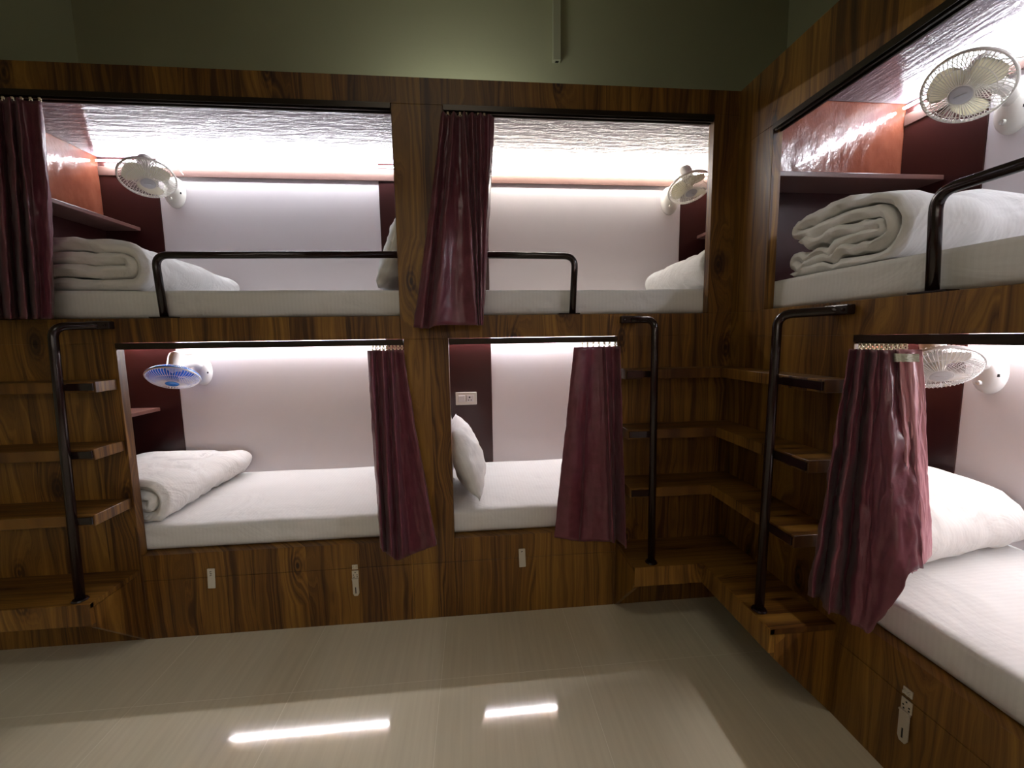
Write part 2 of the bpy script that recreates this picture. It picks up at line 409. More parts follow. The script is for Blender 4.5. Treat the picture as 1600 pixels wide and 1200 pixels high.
# ------------------------------------------------------------------ curtain tracks
def track(rz, u0, u1, ztop, label):
    bm = bmesh.new(); z1 = ztop-.0005; h = .026
    prof = [(-.006, 0), (.034, 0), (.034, -h), (.026, -h), (.026, -h*.55), (.012, -h*.55), (.012, -h), (.004, -h), (.004, -h*.62), (-.003, -h*.62), (-.003, -h*.8), (-.006, -h*.8)]
    A = [bm.verts.new((u0, y, z1+z)) for y, z in prof]; B = [bm.verts.new((u1, y, z1+z)) for y, z in prof]
    n = len(prof)
    for k in range(n): bm.faces.new((A[k], A[(k+1) % n], B[(k+1) % n], B[k]))
    bm.faces.new(A); bm.faces.new(B[::-1]); bmesh.ops.recalc_face_normals(bm, faces=bm.faces[:])
    o = link('curtain_track', bm, BRONZE); o.rotation_euler = (0, 0, rz)
    return tag(o, label, 'curtain track', 'dark curtain tracks')
track(0, UL0+.002, UL1-.002, ZH, 'dark metal curtain track along the top of the long upper berth')
track(0, UR0+.002, UR1-.002, ZH, 'dark metal curtain track over the upper berth beside the room corner')
track(0, LL0+.002, LL1-.002, LH, 'dark metal curtain track over the lower berth with the blue fan')
track(0, LR0+.002, LR1-.002, LH, 'dark metal curtain track over the lower berth with the switch plate')
track(RZ_SIDE, SU0+.002, SU1-.002, RH, 'dark metal curtain track slanting along the top of the side upper berth')
track(RZ_SIDE, SL0+.002, SL1-.002, 1.288, 'dark metal curtain track over the side lower berth')

# ------------------------------------------------------------------ mattresses
def mattress(rz, u0, u1, z0, z1, v0, v1, label, seed):
    bm = bmesh.new()
    nx, ny, nzs = int((u1-u0)/.035), 22, 5
    bx(bm, u0, u1, v0, v1, z0, z1)
    bmesh.ops.subdivide_edges(bm, edges=[e for e in bm.edges if abs((e.verts[0].co-e.verts[1].co).x) > .1], cuts=nx, use_grid_fill=True)
    bmesh.ops.subdivide_edges(bm, edges=[e for e in bm.edges if abs((e.verts[0].co-e.verts[1].co).y) > .1], cuts=ny, use_grid_fill=True)
    bmesh.ops.subdivide_edges(bm, edges=[e for e in bm.edges if abs((e.verts[0].co-e.verts[1].co).z) > .05], cuts=nzs, use_grid_fill=True)
    R = .016; zm = (z0+z1)/2
    for v in bm.verts:
        p = v.co; q = Vector((min(max(p.x, u0+R), u1-R), min(max(p.y, v0+R), v1-R), min(max(p.z, z0+R), z1-R)))
        d = p-q
        if d.length > 1e-6 and sum(abs(c) > 1e-6 for c in d) > 1: p = q+d.normalized()*R
        top = p.z > z1-R*1.01
        if top: p.z += .0035*nz(p.x*4+seed, p.y*9, seed)+.004*abs(nz(p.x*1.5+p.y*5, p.y*11+seed, 3))
        elif p.y < v0+R*1.1:
            dz = (p.z-z0)/(z1-z0)
            p.y += (.006*nz(p.x*7+dz*3, dz*2.2, seed)+.003*nz(p.x*22-dz*9, dz*2, seed+5))*math.sin(PI*min(1, max(0, dz)))+.002
        v.co = p
    o = link('mattress', bm, SHEET, None, True); o.rotation_euler = (0, 0, rz)
    return tag(o, label, 'mattress', 'white sheeted mattresses')
VM = .03
mattress(0, EL+.01, P0-.005, ZS+.001, 1.512, VM+.012, D-.006, 'white sheeted mattress in the long upper berth below the guard rail', 1)
mattress(0, P1+.005, ER-.01, ZS+.001, 1.510, VM+.012, D-.006, 'white sheeted mattress in the upper berth beside the room corner', 2)
mattress(0, EL+.01, P0-.005, LS+.001, .495, VM+.012, D-.006, 'white sheeted mattress in the lower berth with the blue fan', 3)
mattress(0, P1+.005, ER-.01, LS+.001, .495, VM+.012, D-.006, 'white sheeted mattress in the lower berth with two leaning pillows', 4)
mattress(RZ_SIDE, -.008, 1.82, ZS+.001, 1.512, VM+.012, D-.006, 'white sheeted mattress in the side upper berth under the layered quilt', 5)
mattress(RZ_SIDE, -.008, 1.82, LS+.001, .495, VM+.012, D-.006, 'white sheeted mattress in the side lower berth, bare towards the viewer', 6)

# ------------------------------------------------------------------ folded quilts
def fold_line(W, Hh, loops, dens=.018):
    """centre line of a quilt folded into nested C shapes; fold at +u. returns points (u, z)"""
    n = loops*2; h = Hh/n; pts = []
    cx = W-Hh/2
    mid = Hh/2
    for j in range(loops):                       # from the innermost C outwards
        r = (j+.5)*h
        left = .02+random.uniform(0, .03)
        top = [(left+(cx-left)*k/24, mid+r) for k in range(25)]
        arc = [(cx+r*math.sin(t), mid+r*math.cos(t)) for t in [PI*k/12 for k in range(1, 12)]]
        bot = [(cx+(left-cx)*k/24, mid-r) for k in range(25)]
        seg = top+arc+bot
        if j % 2: seg = seg[::-1]
        if pts:
            a, bb = pts[-1], seg[0]; s = 1 if a[1] < mid else -1
            zc = (a[1]+bb[1])/2; rr = abs(a[1]-bb[1])/2
            for k in range(1, 6):
                t = PI*k/6; pts.append((min(a[0], bb[0])-rr*math.sin(t)*.9, zc+(a[1]-bb[1])/2*math.cos(t)))
        pts += seg
    return pts
def roll_line(Hh, turns):
    """a loose spiral, flattened at the base"""
    pts = []; R = Hh/2; n = int(turns*22); t = R/(turns+.45)
    for k in range(n+1):
        a = 2*PI*k/22; r = R-t*.5-t*(a/(2*PI)); r = max(r, t*.5)
        z = r*math.sin(a+PI/2+.6); 
        pts.append((R+r*math.cos(a+PI/2+.6)*1.05, R+z*(.92 if z < 0 else 1)))
    return pts
def quilt(loc, rz, line, thick, length, label, seed, bulge=.12, taper=.0, mirror=False, tilt=0, wr=1.0):
    bm = bmesh.new(); pts = [Vector((p[0], 0, p[1])) for p in line]; N = len(pts)
    nor = []
    for i in range(N):
        t = (pts[min(i+1, N-1)]-pts[max(i-1, 0)]).normalized(); nor.append(Vector((-t.z, 0, t.x)))
    rows = 58; W = max(p.x for p in pts); Hh = max(p.z for p in pts)
    ring_rows = []
    for j in range(rows+1):
        s = j/rows; y = s*length
        e = min(s, 1-s)*length; pf = min(1, math.sqrt(max(0, 1-(1-min(1, e/(thick*.55)))**2))*.97+.03)
        prof = []
        def P(i, side):
            th = thick*.5*pf
            ti = min(1, min(i, N-1-i)/2.0*.6+.35); th *= ti
            p = pts[i]+nor[i]*side*th
            u, z = p.x, p.z
            k = 1+bulge*math.sin(PI*min(1, max(0, u/W)))*(z/Hh)-taper*s*(z/Hh)
            z *= k
            a = nz(u*5+seed, y*5+i*.02, z*6+seed)*.010*wr+nz(u*14+i*.15, y*10+seed, z*14)*.005*wr
            cr_ = nz(u*5+seed, y*4.5, z*3)+.4*nz(u*11, y*9+seed, z*7); a -= .011*wr*max(0, 1-abs(cr_)*6)
            c = nz(u*4+7, y*6+seed, z*5)*.012*wr
            q = Vector((u+c+.014*wr*nz(y*4, seed, i*.05), y+.012*nz(i*.18, seed, side)*(1 if (s < .1 or s > .9) else .2), max(.0015, z+a*(0.15 if z < thick*.3 else 1))))
            return q
        L = [P(i, 1) for i in range(N)]; R_ = [P(i, -1) for i in range(N-1, -1, -1)]
        ring_rows.append([bm.verts.new(v) for v in L+R_])
    n = 2*N
    for A, B in zip(ring_rows, ring_rows[1:]):
        for k in range(n): bm.faces.new((A[k], A[(k+1) % n], B[(k+1) % n], B[k]))
    for row in (ring_rows[0], ring_rows[-1]):
        for i in range(N-1): bm.faces.new((row[i], row[i+1], row[n-2-i], row[n-1-i]))
    if mirror:
        for v in bm.verts: v.co.x = -v.co.x
    bmesh.ops.recalc_face_normals(bm, faces=bm.faces[:])
    o = link('quilt', bm, DUVET, None, True); o.location = loc; o.rotation_euler = (0, 0, rz+tilt)
    return tag(o, label, 'quilt', 'folded white quilts')
random.seed(3)
quilt((-3.19, .07, 1.516), 0, fold_line(.66, .205, 2), .047, .70, 'white folded quilt bulging beside the end curtain in the long upper berth', 11, .08, .25)
quilt((-3.22, .07, .499), 0, fold_line(.67, .20, 2), .047, .71, 'white folded quilt under the blue fan in the lower berth', 23, .06, .25)
quilt((.105, .07, 1.511), 0, roll_line(.235, 2.6), .042, .66, 'white rolled quilt against the end of the corner upper berth', 31, 0, .1, True)
quilt((.06, -.255, 1.516), RZ_SIDE, fold_line(.46, .205, 3), .032, .70, 'white quilt folded in many layers in the side upper berth', 41, .12, 0, wr=1.9)
quilt((.10, -.165, .499), RZ_SIDE, fold_line(.56, .23, 2), .05, .60, 'white folded quilt behind the side curtain in the side lower berth', 53, .15, .15, tilt=.2)

# ------------------------------------------------------------------ pillows
def pillow(loc, rot, w_, h_, t_, label, seed):
    bm = bmesh.new(); n = 26; grid = {}
    for sgn in (1, -1):
        for i in range(n+1):
            for j in range(n+1):
                a, c = 2*i/n-1, 2*j/n-1
                edge = abs(a) > .999 or abs(c) > .999
                if edge and sgn < 0: grid[(sgn, i, j)] = grid[(1, i, j)]; continue
                prof = max(0, (1-abs(a)**2.6)*(1-abs(c)**2.6))**.55
                pin = 1-.07*(1-abs(c)**2)*abs(a)**3*0-.06*(a*a*(1-c*c)*.5+c*c*(1-a*a)*.5)
                x = a*w_/2*pin; z = c*h_/2*pin
                y = sgn*t_/2*prof*(1+.25*nz(a*2+seed, c*2, sgn))+.012*nz(a*5, c*5+seed, sgn)*(1-prof*.3)+.01*nz(a*2, seed, c*2)
                grid[(sgn, i, j)] = bm.verts.new((x, y, z))
    for sgn in (1, -1):
        for i in range(n):
            for j in range(n):
                q = [grid[(sgn, i, j)], grid[(sgn, i+1, j)], grid[(sgn, i+1, j+1)], grid[(sgn, i, j+1)]]
                try: bm.faces.new(q if sgn > 0 else q[::-1])
                except ValueError: pass
    bmesh.ops.recalc_face_normals(bm, faces=bm.faces[:])
    o = link('pillow', bm, PILLOW, None, True); o.location = loc; o.rotation_euler = rot
    return tag(o, label, 'pillow', 'white pillows')
# long axis of each pillow lies across the berth; it leans on the partition
pillow((-1.545, .36, 1.695), (0, math.radians(0), math.radians(90)), .50, .36, .13, 'white pillow leaning on the pillar end of the long upper berth', 2)
pillow((-1.238, .33, .69), (0, 0, math.radians(90)), .50, .36, .15, 'plump white pillow leaning forward in front of another on the lower berth', 5)
pillow((-1.350, .57, .705), (0, 0, math.radians(90)), .46, .38, .06, 'white pillow tucked behind the plump one on the lower berth', 8)
pillow((-1.285, .36, 1.695), (0, 0, math.radians(90)), .48, .35, .14, 'white pillow mostly hidden behind the hanging upper curtain', 9)
PL = [o for o in C.objects if o.name.startswith('pillow')]
for o, ang in zip(PL, (20, -20, -3, -18)):
    # rotate about the berth's depth axis so that the top rests on the partition
    o.rotation_euler = (Matrix.Rotation(math.radians(ang), 3, 'Y') @ Matrix.Rotation(PI/2, 3, 'Z')).to_euler()

# ------------------------------------------------------------------ guard rails and ladders
def guard(rz, pts, r, label, plate_u):
    e = empty('guard_rail', (0, 0, 0), rz, label=label, cat='guard rail', group='dark steel guard rails')
    bm = bmesh.new(); tube(bm, bend(pts, .05, 7), r, 14); link('rail_tube', bm, STEEL, e, True)
    bm = bmesh.new(); p = pts[0]; bx(bm, plate_u-.035, plate_u+.06, p[1]-.02, p[1]+.02, ZS+.0005, ZS+.006, .001); link('base_plate', bm, STEEL, e)
    return e
def guard2(rz, u_post, u_end, ztop, sgn, label):
    y = .020
    return guard(rz, [(u_post, y, ZS+.004), (u_post-.012*sgn, y, ztop), (u_end, y, ztop+.006)], .0145, label, u_post-.012*(1 if sgn > 0 else 2.5))
guard2(0, -2.452, UL1-.003, 1.648, 1, 'dark steel guard rail along the long upper berth beside the quilt')
guard2(0, -.742, UR0+.003, 1.650, -1, 'dark steel guard rail half hidden by the hanging upper curtain')
guard2(RZ_SIDE, .826, SU1-.003, 1.655, 1, 'dark steel guard rail across the side upper berth')

ST = [(1.150, .100), (.893, .138), (.645, .172)]     # step top height, depth
def ladder(rz, u_br, u_pole, sgn, u_end, label):
    """sgn: +1 when the bracket lies towards +u of the pole"""
    e = empty('bunk_ladder', (0, 0, 0), rz, label=label, cat='ladder', group='single pole ladders')
    top = (u_pole[0], -.118, 1.362); foot = (u_pole[1], -.205, .334)
    bm = bmesh.new(); tube(bm, bend([(u_br, -.012, 1.367), (u_br-.03*sgn, -.035, 1.366), top, foot], .045, 7), .0155, 14); link('pole', bm, STEEL, e, True)
    bm = bmesh.new(); bx(bm, u_br-.045, u_br+.045, -.028, -.0004, 1.352, 1.384, .004)
    for s in (-.028, .028): lathe(bm, [(0, .004), (.005, .003), (.006, 0)], 10, Matrix.Translation((u_br+s, -.028, 1.368)) @ Matrix.Rotation(PI/2, 4, 'X'))
    link('wall_bracket', bm, STEEL, e)
    for z, d in ST:
        t = (1.362-z+.02)/(1.362-.334); pu = u_pole[0]+(u_pole[1]-u_pole[0])*t; py = -.118-.087*t
        bm = bmesh.new(); a0, a1 = sorted((pu, u_end-.004*sgn))
        bx(bm, a0, a1, -d-.008, -d-.0005, z-.034, z-.006, .001)
        bx(bm, pu-.006, pu+.006, py, -d-.004, z-.032, z-.008, .001)
        link('step_bracket', bm, STEEL, e)
    bm = bmesh.new(); lathe(bm, [(0, .006), (.022, .006), (.026, .0008), (0, .0008)], 16, Matrix.Translation((foot[0], foot[1], .326))); link('foot_flange', bm, STEEL, e)
    return e
ladder(0, -2.672, (-2.752, -2.703), 1, -2.645, 'dark steel pole ladder beside the lower berth with the blue fan')
ladder(0, -.487, (-.418, -.449), -1, -.535, 'dark steel pole ladder on the far unit beside the room corner')
ladder(RZ_SIDE, .585, (.448, .548), 1, .645, 'dark steel pole ladder on the side unit, beside the side curtain')

# ------------------------------------------------------------------ corner steps
def corner_step(z, d, label):
    bm = bmesh.new(); g = .0006
    prism(bm, [(-.535, -g), (-.535, -d), (-d, -d), (-d, -.645), (-g, -.645), (-g, -g)], z-.042, z)
    bmesh.ops.bevel(bm, geom=bm.edges[:], offset=.0015, segments=1, affect='EDGES')
    o = link('corner_step', bm, WOODH); return tag(o, label, 'step', 'steps in the room corner')
corner_step(*ST[0], 'topmost teak step wrapping the room corner between two ladders')
corner_step(*ST[1], 'middle teak step wrapping the room corner between two ladders')
corner_step(*ST[2], 'lowest open teak step wrapping the room corner above the platform')
def straight_step(z, d, label):
    bm = bmesh.new(); bx(bm, XL+.02, -2.645, -d, -.0006, z-.042, z, .0015, seg=1)
    o = link('wall_step', bm, WOODH); return tag(o, label, 'step', 'steps by the blue fan berth')
straight_step(*ST[0], 'topmost teak step at the ladder beside the blue fan berth')
straight_step(*ST[1], 'middle teak step at the ladder beside the blue fan berth')
straight_step(*ST[2], 'lowest open teak step at the ladder beside the blue fan berth')
def gusset(bm, u, w_, dd, zt):
    """end cheek of a platform: top edge at zt, sloping back to the floor at the facade"""
    pts = [(-.0006, .001), (-.0006, zt-.001), (-dd, zt-.001), (-dd, zt-.085)]
    A = [bm.verts.new((u, y, z)) for y, z in pts]; B = [bm.verts.new((u+w_, y, z)) for y, z in pts]
    for k in range(4): bm.faces.new((A[k], A[(k+1) % 4], B[(k+1) % 4], B[k]))
    bm.faces.new(A); bm.faces.new(B[::-1])
ZP, DP = .325, .235
e = empty('corner_platform', label='teak bottom platform in the room corner with sloping end cheeks', cat='platform', group='bottom platforms')
bm = bmesh.new(); prism(bm, [(-.535, -.0006), (-.535, -DP), (-DP, -DP), (-DP, -.645), (-.0006, -.645), (-.0006, -.0006)], ZP-.02, ZP); link('tread', bm, WOODH, e)
bm = bmesh.new(); bx(bm, -.535, -DP-.0, -DP-.004, -DP+.016, ZP-.085, ZP-.0005, .001); bx(bm, -DP-.004, -DP+.016, -.645, -DP+.016, ZP-.085, ZP-.0005, .001); link('fascia', bm, WOOD, e)
bm = bmesh.new(); gusset(bm, -.535, .018, DP-.0165, ZP-.0205); bmesh.ops.recalc_face_normals(bm, faces=bm.faces[:]); link('end_cheek', bm, WOOD, e)
bm = bmesh.new(); gusset(bm, .627, .018, DP-.0165, ZP-.0205); bmesh.ops.recalc_face_normals(bm, faces=bm.faces[:])
link('end_cheek', bm, WOOD, e, mw=Matrix.Rotation(RZ_SIDE, 4, 'Z'))
e = empty('wall_platform', label='teak bottom platform under the ladder beside the blue fan berth', cat='platform', group='bottom platforms')
bm = bmesh.new(); bx(bm, XL+.02, -2.645, -DP, -.0006, ZP-.02, ZP, .001); link('tread', bm, WOODH, e)
bm = bmesh.new(); bx(bm, XL+.02, -2.645, -DP-.004, -DP+.016, ZP-.085, ZP-.0005, .001); link('fascia', bm, WOOD, e)
bm = bmesh.new(); gusset(bm, -2.663, .018, DP-.0165, ZP-.0205); bmesh.ops.recalc_face_normals(bm, faces=bm.faces[:]); link('end_cheek', bm, WOOD, e)

# ------------------------------------------------------------------ curtains
def cr(p0, p1, p2, p3, t):
    return [.5*(2*b_+(c_-a_)*t+(2*a_-5*b_+4*c_-d_)*t*t+(3*b_-a_-3*c_+d_)*t**3) for a_, b_, c_, d_ in zip(p0, p1, p2, p3)]
def pleats(e, name, zt, cols, seed, m, bow=0, sub=8, ease=1.0, crinkle=1.0, deep=1.0):
    """cols: pleat lines across the cloth (u at top, stand-off at top, u at hem, height of hem, stand-off at hem)"""
    n = len(cols); line = []
    for i in range(n-1):
        p = [cols[max(i-1, 0)], cols[i], cols[i+1], cols[min(i+2, n-1)]]
        for k in range(sub): line.append(cr(*p, k/sub))
    line.append(list(cols[-1])); bm = bmesh.new(); rows = []; nT = 54
    for r in range(nT+1):
        t = r/nT; k = t**ease; row = []
        for i, (ua, da, ub, zb, db) in enumerate(line):
            s = i/(len(line)-1)
            u = ua+(ub-ua)*k; dd = da*.6*(1-t)+db*t*deep; z = zt+(zb-zt)*t
            u += bow*math.sin(PI*t)*s**3
            u += crinkle*(.0035*nz(i*.22, t*9, seed)+.0022*nz(i*.5, t*23, seed+2))*min(1, t*6)
            dd += crinkle*(.006*nz(i*.13+4, t*6, seed)+.003*nz(i*.4, t*17, seed+7))*min(1, t*6)
            row.append(bm.verts.new((u, -max(dd, -.2)+.002, z+.0015*nz(i*.2, seed, 1))))
        rows.append(row)
    for A_, B_ in zip(rows, rows[1:]):
        for i in range(len(A_)-1): bm.faces.new((A_[i], A_[i+1], B_[i+1], B_[i]))
    o = link(name, bm, m, e, True)
    md = o.modifiers.new('thickness', 'SOLIDIFY'); md.thickness = .002; md.offset = 0
    return o
def curtain(rz, zt, cols, gl, label, seed, **k):
    e = empty('curtain', (0, 0, 0), rz, label=label, cat='curtain', group='plum satin curtains')
    pleats(e, 'cloth', zt, cols, seed, SATIN, **k)
    n, u0, u1, z = gl
    for q in range(n):
        bm = bmesh.new(); u = u0+(u1-u0)*q/(n-1)
        tube(bm, [(u+.0048*math.cos(2*PI*w_/10), .004, z+.0048*math.sin(2*PI*w_/10)) for w_ in range(10)], .0018, 6, closed=True)
        bx(bm, u-.003, u+.003, .001, .007, z-.016, z-.005); bx(bm, u-.004, u+.004, .001, .007, z+.005, z+.012)
        link('glider', bm, GLIDER, e, True)
    return e
curtain(0, 2.203, [(-3.017, 0.02, -3.047, 1.397, 0.03), (-2.972, 0.06, -2.954, 1.393, 0.08), (-2.98, 0.01, -3.007, 1.397, 0.02), (-2.923, 0.06, -2.907, 1.392, 0.08), (-2.912, 0.05, -2.916, 1.393, 0.06), (-2.921, 0.01, -2.964, 1.397, 0.01), (-2.87, 0.06, -2.845, 1.391, 0.085), (-2.881, 0.02, -2.913, 1.396, 0.02), (-2.872, 0.02, -2.906, 1.396, 0.02), (-2.842, 0.06, -2.808, 1.391, 0.085), (-2.843, 0.03, -2.835, 1.393, 0.05), (-2.816, 0.02, -2.815, 1.393, 0.05), (-2.789, 0.03, -2.8, 1.393, 0.05), (-2.791, 0.005, -2.826, 1.395, 0.02)], (8, -3.02, -2.80, 2.212), 'plum satin curtain gathered at the far end of the long upper berth', 1, deep=1.3, bow=.012)
curtain(0, 2.206, [(-1.297, 0.03, -1.438, 1.346, 0.03), (-1.285, 0.055, -1.402, 1.339, 0.06), (-1.271, 0.01, -1.39, 1.34, 0.035), (-1.258, 0.02, -1.376, 1.34, 0.02), (-1.244, 0.065, -1.341, 1.348, 0.09), (-1.23, 0.01, -1.291, 1.351, 0.07), (-1.214, 0.008, -1.225, 1.35, 0.065), (-1.203, 0.07, -1.175, 1.349, 0.085), (-1.188, 0.02, -1.167, 1.35, 0.05), (-1.17, 0.065, -1.162, 1.349, 0.08), (-1.154, 0.02, -1.159, 1.35, 0.05), (-1.136, 0.06, -1.154, 1.349, 0.075), (-1.12, 0.02, -1.151, 1.35, 0.05), (-1.102, 0.045, -1.148, 1.35, 0.055), (-1.079, 0.005, -1.145, 1.351, 0.03)], (7, -1.27, -1.12, 2.212), 'plum satin curtain hanging down over the pillar in the upper berth by the corner', 2, deep=1.3, ease=1.1)
curtain(0, 1.250, [(-1.637, 0.035, -1.615, 0.404, 0.05), (-1.615, 0.06, -1.596, 0.394, 0.08), (-1.604, 0.005, -1.598, 0.346, 0.02), (-1.572, 0.065, -1.56, 0.375, 0.09), (-1.562, 0.04, -1.555, 0.342, 0.06), (-1.555, 0.01, -1.544, 0.321, 0.04), (-1.536, 0.055, -1.512, 0.359, 0.08), (-1.531, 0.01, -1.495, 0.334, 0.03), (-1.518, 0.005, -1.45, 0.36, 0.045), (-1.502, 0.03, -1.411, 0.38, 0.06), (-1.488, 0.06, -1.374, 0.406, 0.08), (-1.486, 0.03, -1.37, 0.394, 0.05)], (9, -1.62, -1.497, 1.2585), 'plum satin curtain tied slim beside the pillar at the blue fan berth', 3, deep=1.3, ease=1.15)
curtain(0, 1.250, [(-0.744, 0.035, -0.842, 0.384, 0.05), (-0.716, 0.06, -0.793, 0.389, 0.085), (-0.685, 0.045, -0.736, 0.369, 0.07), (-0.655, 0.008, -0.711, 0.347, 0.03), (-0.619, 0.006, -0.66, 0.346, 0.035), (-0.607, 0.02, -0.587, 0.344, 0.045), (-0.606, 0.06, -0.582, 0.369, 0.1), (-0.594, 0.045, -0.562, 0.349, 0.07), (-0.57, 0.01, -0.541, 0.347, 0.02), (-0.554, 0.02, -0.541, 0.347, 0.03), (-0.547, 0.085, -0.541, 0.368, 0.15), (-0.541, 0.07, -0.541, 0.359, 0.14)], (7, -.70, -.548, 1.2585), 'wide plum satin curtain at the lower berth with the switch plate', 4, deep=1.0)
sc_ = curtain(RZ_SIDE, 1.245, [(0.652, 0.05, 0.696, 0.474, 0.16), (0.661, 0.075, 0.745, 0.499, 0.185), (0.654, 0.02, 0.669, 0.442, 0.09), (0.702, 0.08, 0.8, 0.49, 0.19), (0.702, 0.06, 0.798, 0.487, 0.17), (0.69, 0.015, 0.728, 0.42, 0.07), (0.749, 0.08, 0.813, 0.465, 0.13), (0.743, 0.05, 0.845, 0.468, 0.125), (0.77, 0.065, 0.868, 0.474, 0.12), (0.778, 0.06, 0.902, 0.585, 0.1), (0.76, 0, 0.907, 0.666, 0.06), (0.785, -0.012, 0.9, 0.672, 0.02)], (11, .65, .785, 1.2515), 'plum satin curtain with pale header tape at the side lower berth', 5, crinkle=1.5)
# its leading edge is turned back: the reverse, paler to stand in for LED light, and the header tape show
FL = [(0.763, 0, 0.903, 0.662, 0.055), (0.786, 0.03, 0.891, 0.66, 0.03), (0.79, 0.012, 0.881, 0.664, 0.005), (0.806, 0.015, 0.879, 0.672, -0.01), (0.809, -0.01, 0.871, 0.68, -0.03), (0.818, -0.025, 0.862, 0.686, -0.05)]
pleats(sc_, 'turned_edge', 1.247, FL, 9, LIT_SATIN, bow=.0, sub=10, crinkle=.8)
def at_t(c, t, lift): ua, da, ub, zb, db = c; return (ua+(ub-ua)*t, da*.6*(1-t)+db*t+lift, 0, 0, 0)
tape = [(at_t(c, .020, .011)[0], at_t(c, .020, .011)[1]/.6, at_t(c, .058, .011)[0], 1.247+(c[3]-1.247)*.058, at_t(c, .058, .011)[1]) for c in FL]
pleats(sc_, 'header_tape', 1.247+(.668-1.247)*.020, tape, 9, TAPE, sub=10, crinkle=.2)

# ------------------------------------------------------------------ wall fans
RC = .12
def head_meshes():
    out = {}
    def guard_mesh(front):
        bm = bmesh.new(); n = 56; s = 1 if front else -1; dep = .042
        for k in range(n):
            a = 2*PI*k/n; r0 = .030
            pts = [(r*math.cos(a), r*math.sin(a), s*dep*math.sqrt(max(0, 1-(r/RC)**2.4))) for r in (r0, .055, .082, .104, .115, RC)]
            tube(bm, pts, .0014, 4, cap=False)
        for r, rad in ((.034, .0016), (.085, .0013)):
            z = s*dep*math.sqrt(max(0, 1-(r/RC)**2.4)); tube(bm, [(r*math.cos(2*PI*q/36), r*math.sin(2*PI*q/36), z) for q in range(36)], rad, 5, closed=True)
        tube(bm, [(RC*math.cos(2*PI*q/48), RC*math.sin(2*PI*q/48), s*.0025) for q in range(48)], .0042, 8, closed=True)
        return bm
    out['front_guard'] = guard_mesh(True); out['rear_guard'] = guard_mesh(False)
    bm = bmesh.new(); lathe(bm, [(0, .043), (.026, .0445), (.033, .041), (.033, .038), (0, .038)], 28)
    bx(bm, -.017, .017, -.0022, .0022, .0434, .0452, 0, 1); out['badge'] = bm
    bm = bmesh.new(); lathe(bm, [(0, .026), (.012, .024), (.020, .014), (.022, -.012), (0, -.012)], 20); out['spinner'] = bm
    bm = bmesh.new(); NR, NA = 8, 12; rows = []
    for i in range(NR+1):
        f = i/NR; r = .018+.084*f; half = math.radians(20+26*math.sin(PI*min(1, f*.78+.12)))*(1 if f < .9 else .8)
        rows.append([bm.verts.new((r*math.cos(half*(2*j/NA-1)+.35*f), r*math.sin(half*(2*j/NA-1)+.35*f), .016*(2*j/NA-1)*(1-.35*f)+.004*(1-(2*j/NA-1)**2))) for j in range(NA+1)])
    for A, B in zip(rows, rows[1:]):
        for j in range(NA): bm.faces.new((A[j], A[j+1], B[j+1], B[j]))
    bmesh.ops.solidify(bm, geom=bm.faces[:], thickness=.002); out['blade'] = bm
    bm = bmesh.new(); lathe(bm, [(0, -.150), (.022, -.149), (.034, -.140), (.038, -.122), (.038, -.062), (.041, -.058), (.041, -.044), (.030, -.036), (0, -.036)], 28); out['motor_housing'] = bm
    return out
HEAD = {}
for k, bm in head_meshes().items():
    me = bpy.data.meshes.new(k); bmesh.ops.recalc_face_normals(bm, faces=bm.faces[:]); bm.to_mesh(me); bm.free()
    for p in me.polygons: p.use_smooth = k in ('badge', 'spinner', 'blade', 'motor_housing', 'front_guard', 'rear_guard')
    HEAD[k] = me
def variant(me, mats):
    m2 = me.copy(); m2.materials.clear()
    for x in mats: m2.materials.append(x)
    return m2
SETS = {s: {'front_guard': variant(HEAD['front_guard'], [a]), 'rear_guard': variant(HEAD['rear_guard'], [r_]), 'badge': variant(HEAD['badge'], [bd, DARK]),
            'spinner': variant(HEAD['spinner'], [bl]), 'blade': variant(HEAD['blade'], [bl]), 'motor_housing': variant(HEAD['motor_housing'], [mo])}
        for s, a, r_, bd, bl, mo in (('cream', PLASTIC, PLASTIC, BADGE, CREAM, PLASTIC), ('blue', CABIN, BLUE, BLUE, BLUE, CABIN), ('white', CABIN, CABIN, BADGE, PLASTIC, CABIN))}
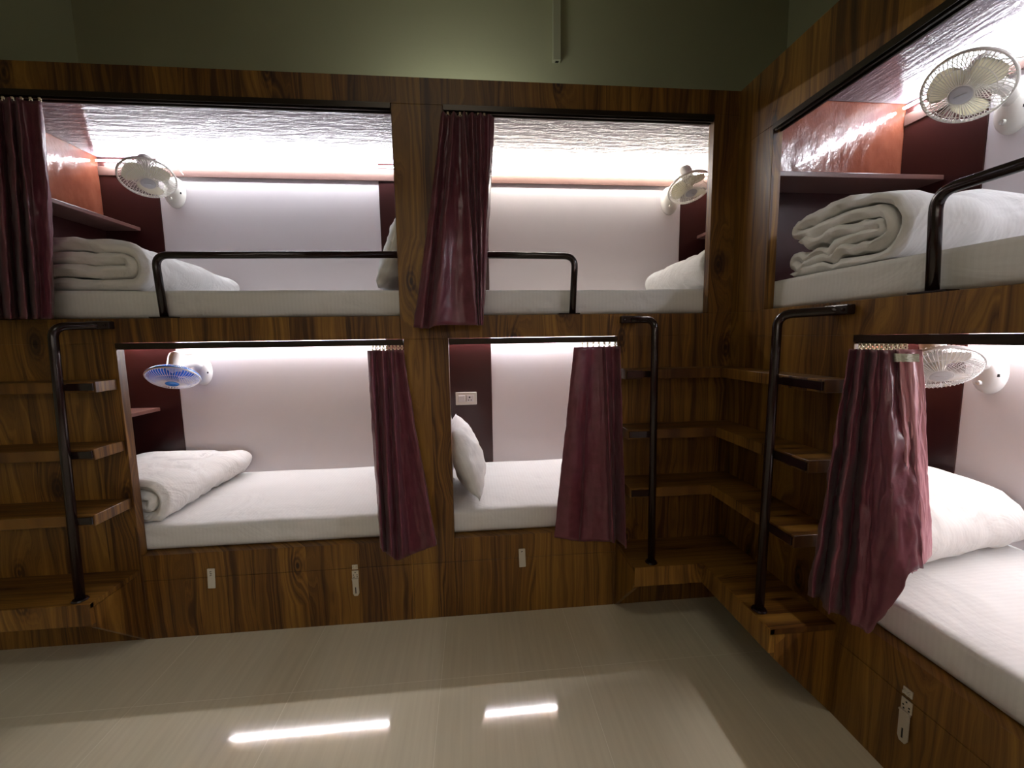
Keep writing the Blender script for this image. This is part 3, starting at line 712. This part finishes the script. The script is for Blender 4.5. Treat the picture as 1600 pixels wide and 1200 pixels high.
def wall_fan(center, n, base, wall, kind, spin, label, switch=True):
    """wall: 'far' (outward normal -y) or 'side' (outward normal -x)"""
    e = empty('wall_fan', base, 0 if wall == 'far' else RZ_SIDE, label=label, cat='fan', group='small wall fans')
    R0 = Matrix.Rotation(0 if wall == 'far' else -RZ_SIDE, 4, 'Z')       # world -> local direction
    c = R0 @ (Vector(center)-Vector(base)); z = (R0 @ Vector(n)).normalized()
    x = Vector((0, 0, 1)).cross(z).normalized(); y = z.cross(x)
    Mh = Matrix((x, y, z)).transposed().to_4x4(); Mh.translation = c
    S = SETS[kind]
    def add(nm, mw):
        o = bpy.data.objects.new(nm, S[nm]); C.objects.link(o); o.parent = e; o.matrix_local = mw; return o
    add('front_guard', Mh); add('rear_guard', Mh); add('badge', Mh); add('spinner', Mh); add('motor_housing', Mh)
    for k in range(3): add('blade', Mh @ Matrix.Rotation(spin+2*PI*k/3, 4, 'Z'))
    # wall plate: shallow oval dome, local v = +y is the wall, room is -y
    pm = PLASTIC if kind == 'cream' else CABIN
    bm = bmesh.new(); lathe(bm, [(0, .034), (.5, .033), (.8, .026), (.95, .014), (1.0, .004), (1.0, .0006), (0, .0006)], 36)
    for v in bm.verts: v.co = Vector((v.co.x*.058, -v.co.z, v.co.y*.086))
    bmesh.ops.recalc_face_normals(bm, faces=bm.faces[:]); pl = link('wall_plate', bm, pm, e, True)
    bm = bmesh.new(); lathe(bm, [(0, .012), (.008, .012), (.010, 0), (0, 0)], 14, Matrix.Translation((-.008, -.030, -.042)) @ Matrix.Rotation(PI/2, 4, 'X')); link('knob', bm, pm, pl, True)
    if switch:
        bm = bmesh.new(); bx(bm, .038, .047, -.028, -.016, -.015, -.004, .001); link('indicator', bm, DARK, pl)
    back = c-z*.085
    bm = bmesh.new(); tube(bm, bend([(0, -.02, .03), (back.x*.35, -.055, .055), (back.x*.8, back.y*.75, back.z*.8), tuple(back)], .05, 5), [.026]*1+[.024]*15+[.022]*20, 14)
    link('arm', bm, pm, e, True)
    bm = bmesh.new(); tube(bm, bend([tuple(c-z*.13+Vector((.01, 0, 0))), (c.x*.5+.05, -.05, c.z*.5+.12), (.055, -.008, .10), (.06, -.004, .085)], .04, 5), .0028, 6); link('cable', bm, PLASTIC, e, True)
    return e
wall_fan((-2.872, .62, 2.158), (.33, -.45, -.83), (-2.868, D, 2.150), 'far', 'cream', .4, 'cream fan with the round cage tilted down in the long upper berth')
wall_fan((.098, .60, 2.156), (.02, -.45, -.89), (.080, D, 2.150), 'far', 'cream', 1.2, 'cream wall fan in the upper berth beside the room corner')
wall_fan((-2.835, .60, 1.108), (.12, -.50, -.86), (-2.815, D, 1.125), 'far', 'blue', .2, 'white wall fan with blue blades in the lower berth')
wall_fan((.53, -.450, 2.132), (-.66, -.16, -.70), (D, -.385, 2.105), 'side', 'cream', 2.2, 'large looking wall fan in the side upper berth by the glossy red panel')
wall_fan((.56, -.425, 1.160), (-.36, -.55, -.75), (D, -.400, 1.135), 'side', 'white', .9, 'white wall fan half behind the curtain in the side lower berth')

# ------------------------------------------------------------------ small fittings
e = empty('switch_plate', (-1.242, D-.003, .914), label='white plate with a rocker switch and a socket in the lower berth', cat='switch')
bm = bmesh.new(); bx(bm, -.067, .067, -.010, -.0002, -.041, .041, .003); link('plate', bm, PLASTIC, e)
bm = bmesh.new(); bx(bm, -.049, -.007, -.014, -.0098, -.022, .022, .002); bx(bm, -.046, -.020, -.0155, -.0138, .010, .017, .001); link('rocker', bm, CABIN, e)
bm = bmesh.new(); bx(bm, .004, .050, -.012, -.0098, -.023, .023, .001)
for px, pz, r in ((.022, .008, .0055), (.015, -.010, .0035), (.032, -.010, .0035)): lathe(bm, [(0, .0006), (r, .0004), (r, 0)], 12, Matrix.Translation((px, -.012, pz)) @ Matrix.Rotation(PI/2, 4, 'X'), 1)
bx(bm, -.0012, .0012, -.0104, -.0098, -.018, .02, 0, 1); link('socket', bm, [CABIN, DARK], e)
bm = bmesh.new(); bx(bm, -.024, .024, -.034, -.0006, 2.948, H-.02, .003); bx(bm, -.008, .012, -.026, -.008, 2.9472, 2.9485, 0, 1)
o = link('conduit', bm, [CONDUIT, DARK]); o.location = (-.646, Y1, 0); tag(o, 'square painted conduit running down the sage wall above the bunks', 'conduit')
